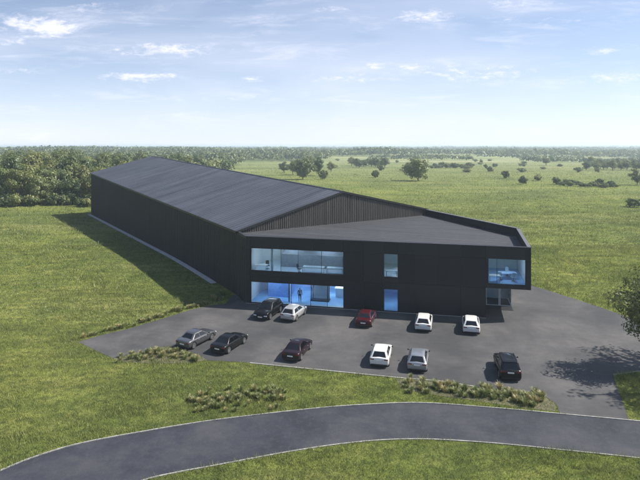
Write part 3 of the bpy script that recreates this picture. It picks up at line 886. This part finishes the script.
def blades(n, y0, y1, h, w, margin=6, patch=False, fade=False, fall=False):
    # uniform over the trapezoid seen from above
    yy = rng.uniform(y0, y1, n * 2); k = rng.uniform(0, 1, n * 2) < yy / y1
    yy = yy[k][:n]; xx = rng.uniform(-1, 1, len(yy)) * (.565 * yy + margin)
    ok = np.ones(len(yy), bool)
    for b_ in block: ok &= ~in_poly(xx, yy, b_)
    xx, yy = xx[ok], yy[ok]
    if fall:
        kk = rng.random(len(yy)) < np.clip((230 - yy) / 90, 0, 1); xx, yy = xx[kk], yy[kk]
    if fade:
        kk = rng.random(len(yy)) < np.clip(1 - (yy - 220) / 480, 0, 1) * np.clip((yy - 105) / 120, 0, 1); xx, yy = xx[kk], yy[kk]
    if patch:
        pf = np.array([noise.noise(Vector((a_ * .16, b_ * .30, 1.7))) + .6 * noise.noise(Vector((a_ * .7, b_ * .7, 4.7))) for a_, b_ in zip(xx, yy)])
        kk = pf > .22; xx, yy = xx[kk], yy[kk]
    n = len(xx)
    # clumping: keep more where a sine field is high
    f = np.sin(xx * 1.3 + 2 * np.sin(yy * .7)) * np.sin(yy * 1.7 + 1.5 * np.sin(xx * .9)) + .6 * np.sin(xx * .31 + yy * .23) 
    hh = h * (0.55 + .5 * rng.random(n) + .25 * np.clip(f, -1, 1))
    ang = rng.uniform(0, 2 * np.pi, n); lean = rng.uniform(.2, .9, n) * hh; la = rng.uniform(0, 2 * np.pi, n)
    ww = w * rng.uniform(.6, 1.4, n)
    zz = zg_np(yy)
    far = yy > 260
    if far.any(): zz[far] += np.array([und(float(a_), float(b_)) for a_, b_ in zip(xx[far], yy[far])])
    V = np.zeros((n, 3, 3))
    V[:, 0, 0] = xx - ww * np.cos(ang); V[:, 0, 1] = yy - ww * np.sin(ang); V[:, 0, 2] = zz - .02
    V[:, 1, 0] = xx + ww * np.cos(ang); V[:, 1, 1] = yy + ww * np.sin(ang); V[:, 1, 2] = zz - .02
    V[:, 2, 0] = xx + lean * np.cos(la); V[:, 2, 1] = yy + lean * np.sin(la); V[:, 2, 2] = zz + hh
    return V.reshape(-1, 3)
G_ = [blades(330000, 31, 62, .17, .018), blades(230000, 62, 105, .20, .035), blades(210000, 100, 230, .26, .06, fall=True), blades(230000, 110, 700, .34, .11, fade=True),
      blades(170000, 31, 75, .36, .016, patch=True), blades(150000, 75, 160, .55, .04, patch=True), blades(230000, 110, 700, .75, .09, patch=True, fade=True)]
me = np_mesh('grass', np.concatenate(G_), 3, M['blade'])
tag(link('grass', me), kind='stuff')

# grass clumps
def clump_mesh(seed, n=110, h=.7, r=.34):
    rr = np.random.default_rng(seed); m = MB()
    for _ in range(n):
        a = rr.uniform(0, 6.283); b = rr.uniform(0, r * .35); hh = h * rr.uniform(.5, 1.0); sp = r * rr.uniform(.3, 1.2)
        x0, y0 = b * math.cos(a), b * math.sin(a); w = rr.uniform(.010, .020)
        tx, ty = -math.sin(a) * w, math.cos(a) * w
        x1, y1 = x0 + math.cos(a) * sp * .45, y0 + math.sin(a) * sp * .45
        x2, y2 = x0 + math.cos(a) * sp, y0 + math.sin(a) * sp
        z2 = hh * rr.uniform(.75, 1.0)
        m.add([(x0 - tx, y0 - ty, -.03), (x0 + tx, y0 + ty, -.03), (x1 + tx, y1 + ty, hh * .7), (x1 - tx, y1 - ty, hh * .7), (x2, y2, z2)], [(0, 1, 2, 3), (3, 2, 4)])
    me = m.mesh('ornamental_grass'); me.materials.append(M['tuft']); return me
CL = [clump_mesh(s_) for s_ in range(5)]
def clump(px, py, sc, label, group):
    x, y = gp(px, py)
    if in_poly(np.array([x]), np.array([y - .35]), road_poly)[0] or in_poly(np.array([x]), np.array([y]), fore)[0]: return
    o = link('grass_clump', random.choice(CL)); o.location = (x, y, zg(y)); o.rotation_euler = (0, 0, random.uniform(0, 6.28)); o.scale = (sc, sc, sc * random.uniform(.8, 1.15))
    tag(o, label, 'grass clump', group)
def scatter(pts_px, n, sc, label, group, jit=(5, 2)):
    for i in range(n):
        t = random.random() * (len(pts_px) - 1); k = int(t); t -= k
        a, b = pts_px[k], pts_px[k + 1]
        clump(a[0] + (b[0] - a[0]) * t + random.gauss(0, jit[0] * .5), a[1] + (b[1] - a[1]) * t + random.gauss(0, jit[1] * .5), sc * random.uniform(.6, 1.25), label, group)
scatter([(82, 338.5), (108, 331), (128, 326.5), (150, 320), (168, 314.5), (190, 307.5), (205, 304)], 60, .8, 'low tawny grass clump along the upper left edge of the car park', 'grass clumps along the upper left edge of the car park', (5, 1.6))
scatter([(208, 301), (218, 298), (228, 298.5)], 14, .9, 'low grass clump at the foot of the hall corner', 'grass clumps at the hall corner', (6, 4))
scatter([(118, 358), (140, 356), (160, 352.5), (180, 357), (198, 360)], 60, .75, 'low grass clump in the planting bed by the dark grey saloon', 'grass clumps in the left planting bed', (6, 5))
scatter([(188, 405), (215, 402), (240, 398), (270, 396), (284, 397)], 100, .72, 'grey green grass clump beside the road kerb left of centre', 'grass clumps above the road left of centre', (6, 9))
scatter([(405, 386), (420, 389), (445, 388), (465, 389)], 46, .85, 'straw coloured grass clump near the kerb below the grey hatchback', 'grass clumps below the grey hatchback', (8, 6))
scatter([(470, 392), (495, 395), (520, 398.5), (545, 402)], 85, .9, 'grass clump in the bed below the black off-roader', 'grass clumps below the black off-roader', (8, 7))

# trees
def crown_np(seed, h, r, base=.22, blobs=46, per=62, leaf=.34, shape=1.0):
    rr = np.random.default_rng(seed)
    ch = h * (1 - base); cz = h * base + ch * .5
    d = rr.normal(size=(blobs, 3)); d /= np.linalg.norm(d, axis=1)[:, None]
    rad = rr.uniform(.35, .88, blobs)
    lop = 1 + .25 * np.sin(np.arctan2(d[:, 1], d[:, 0]) * 2 + seed)
    c = d * rad[:, None] * np.array([r, r, ch * .5])
    c[:, 0] *= lop; c[:, 1] *= lop
    c[:, 2] += cz
    lower = np.clip((c[:, 2] - h * base) / ch, 0, 1); taper = np.where(lower > .5, 1 - (lower - .5) * .55 * shape, .75 + lower * .5)
    c[:, :2] *= taper[:, None]
    br = rr.uniform(.20, .36, blobs) * r
    P_ = rr.normal(size=(blobs, per, 3)); P_ /= np.linalg.norm(P_, axis=2)[:, :, None]
    P_ = c[:, None, :] + P_ * (br[:, None, None] * rr.uniform(.55, 1.1, (blobs, per, 1))) * np.array([1, 1, .8])
    P_ = P_.reshape(-1, 3); n = len(P_)
    out_ = P_ - np.repeat(c, per, 0); out_ /= np.linalg.norm(out_, axis=1)[:, None] + 1e-6; o2 = P_ - np.array([0, 0, cz]); o2 /= np.linalg.norm(o2, axis=1)[:, None] + 1e-6
    nr = rr.normal(size=(n, 3)) * .42 + out_ * .8 + o2 * .5; nr[:, 2] += .2; nr /= np.linalg.norm(nr, axis=1)[:, None]
    t = np.cross(nr, rr.normal(size=(n, 3))); t /= np.linalg.norm(t, axis=1)[:, None]; b = np.cross(nr, t)
    s = leaf * rr.uniform(.6, 1.3, n)[:, None]
    V = np.stack([P_ - t * s, P_ - b * s * .6, P_ + t * s, P_ + b * s * .6], 1).reshape(-1, 3)
    return V, c
def tree_meshes(seed, h, r, base=.22, mat='leaf', **k):
    V, c = crown_np(seed, h, r, base, **k)
    cm = np_mesh('crown', V, 4, M[mat])
    m = MB(); rr = random.Random(seed)
    top = h * .72
    tw = min(h, 12)
    m.tube([(0, 0, -.5), (.03 * h * rr.uniform(-1, 1), .02 * h, h * .3), (.04 * h * rr.uniform(-1, 1), 0, top)], [tw * .024, tw * .017, tw * .006], 8)
    for q in c[:: max(1, len(c) // 14)]:
        z0 = h * rr.uniform(base * .8, .55)
        m.tube([(0, 0, z0), (q[0] * .5, q[1] * .5, z0 + (q[2] - z0) * .6), tuple(q)], [h * .010, h * .006, h * .002], 5)
    tm = m.mesh('trunk', True); tm.materials.append(M['bark'])
    return cm, tm
def tree(name, meshes, x, y, sc=1.0, label=None, cat='tree', group=None, sz=1.0, z=None):
    t = empty(name, (x, y, gz(x, y) if z is None else z), random.uniform(0, 6.28)); t.scale = (sc, sc, sc * sz)
    tag(t, label, cat, group)
    link('crown', meshes[0], t); link('trunk', meshes[1], t)
    return t

WT = [tree_meshes(100 + i, 11.5, 4.7, .10, blobs=40, per=130, leaf=.24, mat='leaf' if i % 3 else 'leaf_dark') for i in range(7)]
# the wood left of and behind the hall
cand = []
y = 176.0
while y < 345:
    pb = 118 + (y - 175) * .62; pb = min(pb, 245)
    xl = -(330 / F) * y - 14; xr = (pb - CX) / F * y
    x = xl
    while x < xr:
        cand.append((x + random.uniform(-2.2, 2.2), y + random.uniform(-2.2, 2.2))); x += 7.6
    y += 7.4
cand.sort(key=lambda q: q[1])
def near_hall(x, y):
    p = Vector((x, y)) - FL; return -6 < p.dot(gd) < 40 and p.dot(hd) < 6
cand = [q for q in cand if not near_hall(*q) and not (q[1] < 190 and noise.noise(Vector((q[0] / 13, .3, 7.7))) * 22 > 188 - q[1])]
# wood edge follows the photograph: a little nearer towards the hall
used = cand[:262]
for x, y in used:
    tree('broadleaf_tree', random.choice(WT), x, y, random.choice((.6, .75, .85, .95, 1.05, 1.15, 1.28)), 'leafy tree in the dense wood to the left of and behind the hall', 'tree', 'trees of the wood left of and behind the hall', sz=random.uniform(.85, 1.15))
SH = [tree_meshes(200 + i, 3.6, 2.6, .02, blobs=24, per=40, leaf=.30, mat='leaf' if i % 2 else 'leaf_dark') for i in range(4)]
for i in range(26):
    px = -20 + i * 4.5 + random.uniform(-2, 2); x, y = fp(px, 206.5 + random.uniform(-5.0, .8))
    if near_hall(x, y): continue
    tree('shrub', random.choice(SH), x, y, random.uniform(.6, 1.15), 'low bushy shrub along the front edge of the wood', 'shrub', 'shrubs along the edge of the wood')

# trees and bushes told apart in the meadow
big = [tree_meshes(300 + i, 12, 6.6, .03, blobs=60, per=60, leaf=.46) for i in range(3)]
def single(px, py, h, w, label, meshes=None, cat='tree', name='meadow_tree', group=None):
    x, y = fp(px, py); ms = meshes or big[0]
    h0, w0 = {0: (12, 13.2)}[0] if ms in big else ((3.6, 5.2) if ms in SH else (11.5, 9.4))
    t = tree(name, ms, x, y, 1.0, label, cat, group); t.scale = (w / w0, w / w0, h / h0)
single(418, 181, 12.4, 13.5, 'broad rounded tree standing alone in the middle of the meadow', big[0])
single(303, 179.5, 12.0, 13.0, 'spreading tree just behind the roof ridge at mid hall', big[1])
single(319, 176, 11.5, 9.5, 'dark tree right behind the spreading tree by the roof ridge', WT[0])
single(293, 175, 9, 9, 'round tree half hidden left of the spreading tree by the ridge', WT[1])
single(324, 179.5, 5.0, 6, 'low bush at the foot of the trees by the roof ridge', SH[0], 'bush', 'bush')
single(375.5, 178, 4.6, 6.2, 'single round bush between the ridge trees and the lone meadow tree', SH[1], 'bush', 'bush')
single(506, 178.5, 4.6, 6.0, 'dark round bush, first one right of the lone meadow tree', SH[2], 'bush', 'bush')
single(523, 184, 3.8, 5.6, 'low dark bush in front of the dark round bush in the meadow', SH[0], 'bush', 'bush')
single(538, 181, 3.2, 6.0, 'pale flat bush between two dark bushes in the meadow', SH[3], 'bush', 'bush')
single(556, 184.5, 3.8, 4.6, 'small dark bush right of the pale flat bush', SH[2], 'bush', 'bush')
single(600, 186, 3.4, 5.5, 'low dark bush in the strip of reeds at right', SH[0], 'bush', 'bush')
single(611, 187, 3.0, 5.0, 'low green bush at the right end of the strip of reeds', SH[1], 'bush', 'bush')
single(637, 185, 8.0, 7.0, 'dense tree at the right edge of the meadow', WT[3])
single(634, 207, 2.8, 5.5, 'flat bush low at the right edge of the photo above the car park', SH[1], 'bush', 'bush')
single(546, 165, 8.5, 11.0, 'small lone tree on the far field right of the centre', WT[2])
single(284, 173, 8.0, 8.5, 'small tree leftmost of the trees showing above the roof ridge', WT[4])
single(311, 172, 10.5, 10, 'tree behind and between the spreading tree and the dark tree at the ridge', WT[5])
single(331, 172, 7.5, 8, 'low rounded tree rightmost of the trees by the roof ridge', WT[6])
single(297, 169, 9.0, 9, 'hazy tree farthest back in the trees by the roof ridge', WT[2])
for i in range(34):
    single(random.uniform(335, 655), random.uniform(160.5, 173), random.uniform(1.8, 4.2), random.uniform(4, 9), 'small bush scattered over the far hazy meadow', random.choice(SH), 'bush', 'scattered_bush', 'bushes scattered over the far meadow')
for i in range(15):
    px = 352 + i * 2.4; single(px + random.uniform(-1, 1), 167.5 + random.uniform(-2.6, .6), random.uniform(5, 8.5), 8.5, 'tree in the low grove on the far field behind the lone meadow tree', random.choice(WT), name='grove_tree', group='trees of the low grove behind the lone meadow tree')
for i in range(26):
    px = 588 + i * 2.6; single(px + random.uniform(-2, 2), 170.5 - (i % 3) * 2.2 + random.uniform(-1, .8), random.uniform(5.5, 9), 9, 'tree in the grove on the far field at the right edge', random.choice(WT), name='grove_tree', group='trees of the grove at the right edge')
for i in range(16):
    single(432 + i * 2.6 + random.uniform(-1, 1), 167.8 + random.uniform(-.6, .6), random.uniform(2.5, 4.5), 6.5, 'small bush in the hedge line right of the lone meadow tree', random.choice(SH), 'bush', 'hedge_bush', 'bushes of the hedge line right of the lone meadow tree')
for i in range(22):
    single(560 + i * 2.6 + random.uniform(-2, 2), 184.5 + i * .12 + random.uniform(-1.2, 1.2), random.uniform(1.2, 2.2), 4.5, 'low reedy bush in the wet strip across the meadow at right', random.choice(SH), 'bush', 'reed_bush', 'reedy bushes in the wet strip of the meadow')

# far woods, thousands of crowns, nobody could count them
def far_wood():
    parts = []
    def add(x, y, h, r, nq, q):
        z = gz(x, y); d = rng.normal(size=(nq, 3)); d /= np.linalg.norm(d, axis=1)[:, None]
        d[:, 2] = np.abs(d[:, 2]) * 1.0 - .15
        p = np.array([x, y, z + h * .38]) + d * rng.uniform(.6, 1.05, (nq, 1)) * np.array([r, r, h * .62])
        nr = d + rng.normal(size=(nq, 3)) * .5; nr /= np.linalg.norm(nr, axis=1)[:, None]
        t = np.cross(nr, rng.normal(size=(nq, 3))); t /= np.linalg.norm(t, axis=1)[:, None]; b = np.cross(nr, t)
        s = q * rng.uniform(.6, 1.3, (nq, 1))
        parts.append(np.stack([p - t * s, p - b * s * .7, p + t * s, p + b * s * .7], 1).reshape(-1, 3))
    for x, y in cand[262:]: add(x, y, random.uniform(9, 12.5), 4.9, 70, 1.0)
    y = 348.0
    while y < 5200:
        step = 8.5 * max(1.0, y / 650); lim = .60 * y + 30; x = -lim
        while x < lim:
            px = CX + x / y * F; keep = False; h = random.uniform(8, 12.5)
            nz = noise.noise(Vector((x / 300, y / 140, 5.5)))
            if y < 640: keep = px < 235 + 25 * nz
            elif y < 860:
                keep = px < 332 + 30 * nz or noise.noise(Vector((x / 160, y / 26, 9.5))) > .24; h = h * (1 if px < 340 else .62)
            else:
                keep = nz > -.24 if y > 1500 else nz > -.20
                if y < 1080: keep = nz > -.22
                h *= 1 + .5 * noise.noise(Vector((x / 90, y / 200, 1.5)))
            if keep:
                xx = x + random.uniform(-.4, .4) * step; yy = y + random.uniform(-.4, .4) * step
                if y < 800: nq, q = 54, 1.1
                elif y < 1500: nq, q = 26, 1.9
                else: nq, q = 14, 3.2 * y / 2200
                add(xx, yy, h * (1 + .25 * nz), 5.0 * step / 8.5 * 1.05, nq, q)
            x += step
        y += step * (1.0 if y < 1200 else 1.7)
    V = np.concatenate(parts); print('far wood quads', len(V) // 4)
    tag(link('far_wood', np_mesh('far_wood', V, 4, M['leaf_far'])), kind='stuff')
far_wood()

# tree at the right edge, in the grass beside the driveway, and its neighbours outside the frame
nt_ = tree_meshes(501, 9.6, 3.5, .20, mat='leaf_dark', blobs=64, per=110, leaf=.135)
tree('near_tree', nt_, 29.55, 51.0, 1.0, 'dark leafy tree cut by the right edge of the photo beside the car park', z=0)
nt2 = tree_meshes(502, 21, 3.7, .22, mat='leaf_dark', blobs=36, per=50, leaf=.2)
tree('near_tree', nt2, 38.0, 53.6, 1.0, 'tall tree standing off the right side of the car park', z=0)
tree('near_tree', nt2, 36.0, 47.6, .92, 'tree beyond the grass island to the right of the driveway', z=0)

# ------------------------------------------------------------------ air
hb = MB(); S = FAR_SLOPE
def top(y): return 26.0 - S * y
x0, x1, y0_, y1_ = -6200, 6200, -120, 8900
hb.hexa([(x0, y0_, -16), (x1, y0_, -16), (x1, y1_, -430), (x0, y1_, -430), (x0, y0_, top(y0_)), (x1, y0_, top(y0_)), (x1, y1_, top(y1_)), (x0, y1_, top(y1_))])
hm = bpy.data.materials.new('haze_air'); hm.use_nodes = True; t_ = hm.node_tree
t_.nodes.remove(t_.nodes['Principled BSDF'])
pv = t_.nodes.new('ShaderNodeVolumePrincipled'); pv.inputs['Color'].default_value = (.74, .87, 1, 1); pv.inputs['Density'].default_value = 2.9e-4; pv.inputs['Anisotropy'].default_value = .2
t_.links.new(pv.outputs[0], t_.nodes['Material Output'].inputs['Volume'])
tag(hb.build('haze', hm), kind='stuff')

# ------------------------------------------------------------------ sun and sky
SUN_EL, SUN_AZ = 47.5, 8.0            # azimuth anticlockwise from +X
sd = bpy.data.lights.new('sun', 'SUN'); sd.energy = 5.0; sd.angle = R(.6); sd.color = (1, .94, .85)
so = bpy.data.objects.new('sun', sd); COL.objects.link(so)
to_sun = Vector((math.cos(R(SUN_EL)) * math.cos(R(SUN_AZ)), math.cos(R(SUN_EL)) * math.sin(R(SUN_AZ)), math.sin(R(SUN_EL))))
so.rotation_euler = to_sun.to_track_quat('Z', 'Y').to_euler(); so.location = (40, 10, 60)

world = bpy.data.worlds.new('World'); scene.world = world; world.use_nodes = True
wt = world.node_tree; N = wt.nodes; Lk = wt.links; bg = N['Background']
def wm(op, a, b=0.0, c=None):
    q = N.new('ShaderNodeMath'); q.operation = op
    for i, v_ in enumerate((a, b, c)):
        if v_ is None: continue
        if isinstance(v_, (int, float)): q.inputs[i].default_value = v_
        else: Lk.new(v_, q.inputs[i])
    return q.outputs[0]
tc = N.new('ShaderNodeTexCoord'); sp = N.new('ShaderNodeSeparateXYZ'); Lk.new(tc.outputs['Generated'], sp.inputs[0])
zz = wm('MAXIMUM', wm('MULTIPLY', wm('ADD', sp.outputs[2], .047), 1.7), .075)
cb_ = N.new('ShaderNodeCombineXYZ'); Lk.new(sp.outputs[0], cb_.inputs[0]); Lk.new(sp.outputs[1], cb_.inputs[1]); Lk.new(zz, cb_.inputs[2])
nm = N.new('ShaderNodeVectorMath'); nm.operation = 'NORMALIZE'; Lk.new(cb_.outputs[0], nm.inputs[0])
sky = N.new('ShaderNodeTexSky'); sky.sky_type = 'NISHITA'; sky.sun_disc = False
sky.sun_elevation = R(SUN_EL); sky.sun_rotation = R(90 - SUN_AZ); sky.altitude = 100; sky.air_density = 1.0; sky.dust_density = 1.2; sky.ozone_density = 1.5
Lk.new(nm.outputs[0], sky.inputs[0])
# clouds: direction space (tangent of azimuth, tangent of elevation), only ahead
ya = wm('MAXIMUM', wm('ABSOLUTE', sp.outputs[1]), .05)
U = wm('DIVIDE', sp.outputs[0], ya); Vv = wm('DIVIDE', sp.outputs[2], ya)
def wnoise(su, sv, off, detail=7, rough=.6, dist=.4):
    c_ = N.new('ShaderNodeCombineXYZ'); Lk.new(wm('MULTIPLY', U, su), c_.inputs[0]); Lk.new(wm('MULTIPLY', Vv, sv), c_.inputs[1]); c_.inputs[2].default_value = off
    q = N.new('ShaderNodeTexNoise'); q.inputs['Scale'].default_value = 1; q.inputs['Detail'].default_value = detail; q.inputs['Roughness'].default_value = rough; q.inputs['Distortion'].default_value = dist
    Lk.new(c_.outputs[0], q.inputs['Vector']); return q.outputs['Fac']
n1 = wnoise(14, 46, 2.2, 9, .66); n2 = wnoise(44, 120, 7.1, 7, .7)
puffs = [(30, 24, 34, 9, 1.0), (62, 30, 26, 6, .7), (12, 41, 16, 4, .6), (95, 8, 26, 5, .45), (165, 50, 52, 6, .8), (136, 77, 36, 4.5, .85), (252, 79, 10, 2.6, .8), (425, 17, 30, 7, .65),
         (330, 11, 26, 4, .4), (340, 78, 30, 5, .5), (395, 66, 40, 4, .35), (475, 73, 60, 8, .55), (560, 20, 60, 6, .4), (610, 78, 40, 6, .5), (10, 71, 34, 3, .45), (20, 95, 40, 3.5, .35), (210, 98, 60, 4, .3), (620, 50, 50, 5, .4), (520, 4, 40, 5, .4)]
acc = None
for px, py, w_, h_, s_ in puffs:
    a_ = wm('DIVIDE', wm('SUBTRACT', U, (px - CX) / F), w_ / F); b_ = wm('DIVIDE', wm('SUBTRACT', Vv, (Y0 - py) / F), h_ / F)
    e_ = wm('MULTIPLY', wm('EXPONENT', wm('MULTIPLY', wm('ADD', wm('MULTIPLY', a_, a_), wm('MULTIPLY', b_, b_)), -1.0)), s_)
    acc = e_ if acc is None else wm('ADD', acc, e_)
dens = wm('ADD', wm('MULTIPLY', n1, .6), wm('MULTIPLY', n2, .55))
def wmap(v_, a, b, c_, d_):
    q = N.new('ShaderNodeMapRange'); q.interpolation_type = 'SMOOTHSTEP'
    for i, k in enumerate((a, b, c_, d_)): q.inputs[i + 1].default_value = k
    Lk.new(v_, q.inputs[0]); return q.outputs[0]
puff = wm('MULTIPLY', wmap(wm('ADD', wm('MULTIPLY', wm('SUBTRACT', dens, .575), 4.2), wm('MULTIPLY', acc, .8)), .15, 1.25, 0, .68), wmap(acc, .02, .25, 0, 1))
streak = wm('MULTIPLY', wmap(wnoise(6, 38, 4.4, 9, .68), .50, .82, 0, .36), 1.0)
veil = wm('MULTIPLY', wmap(wnoise(2.0, 9, 9.4, 5, .5), .38, .78, 0, .28), 1.0)
low = wm('MULTIPLY', wm('EXPONENT', wm('MULTIPLY', wm('MAXIMUM', wm('ADD', sp.outputs[2], .047), 0.0), -7.0)), .70)
cover = wm('MINIMUM', wm('ADD', wm('ADD', wm('ADD', puff, streak), veil), low), .93)
mx = N.new('ShaderNodeMix'); mx.data_type = 'RGBA'; Lk.new(cover, mx.inputs[0]); tint = N.new('ShaderNodeMix'); tint.data_type = 'RGBA'; tint.blend_type = 'MULTIPLY'; tint.inputs[0].default_value = 1; tint.inputs[7].default_value = (.94, .985, 1.0, 1)
Lk.new(sky.outputs[0], tint.inputs[6]); Lk.new(tint.outputs[2], mx.inputs[6]); mx.inputs[7].default_value = (6.25, 6.3, 7.1, 1)
Lk.new(mx.outputs[2], bg.inputs[0]); bg.inputs[1].default_value = .10

# ------------------------------------------------------------------ camera
cd = bpy.data.cameras.new('camera'); cam = bpy.data.objects.new('camera', cd); COL.objects.link(cam)
cam.location = (0, 0, CAMH); cam.rotation_euler = (R(90), 0, 0)
cd.sensor_width = 36; cd.lens = F / 640 * 36; cd.shift_y = -(240 - Y0) / 640; cd.clip_end = 20000; cd.clip_start = .5
scene.camera = cam
vs = scene.view_settings; vs.view_transform = 'Standard'; vs.look = 'None'; vs.exposure = 0.75; vs.gamma = 1; vs.use_curve_mapping = False
scene.cycles.use_denoising = True
scene.cycles.max_bounces = 6; scene.cycles.transparent_max_bounces = 8; scene.cycles.volume_bounces = 1
scene.cycles.caustics_reflective = False; scene.cycles.caustics_refractive = False
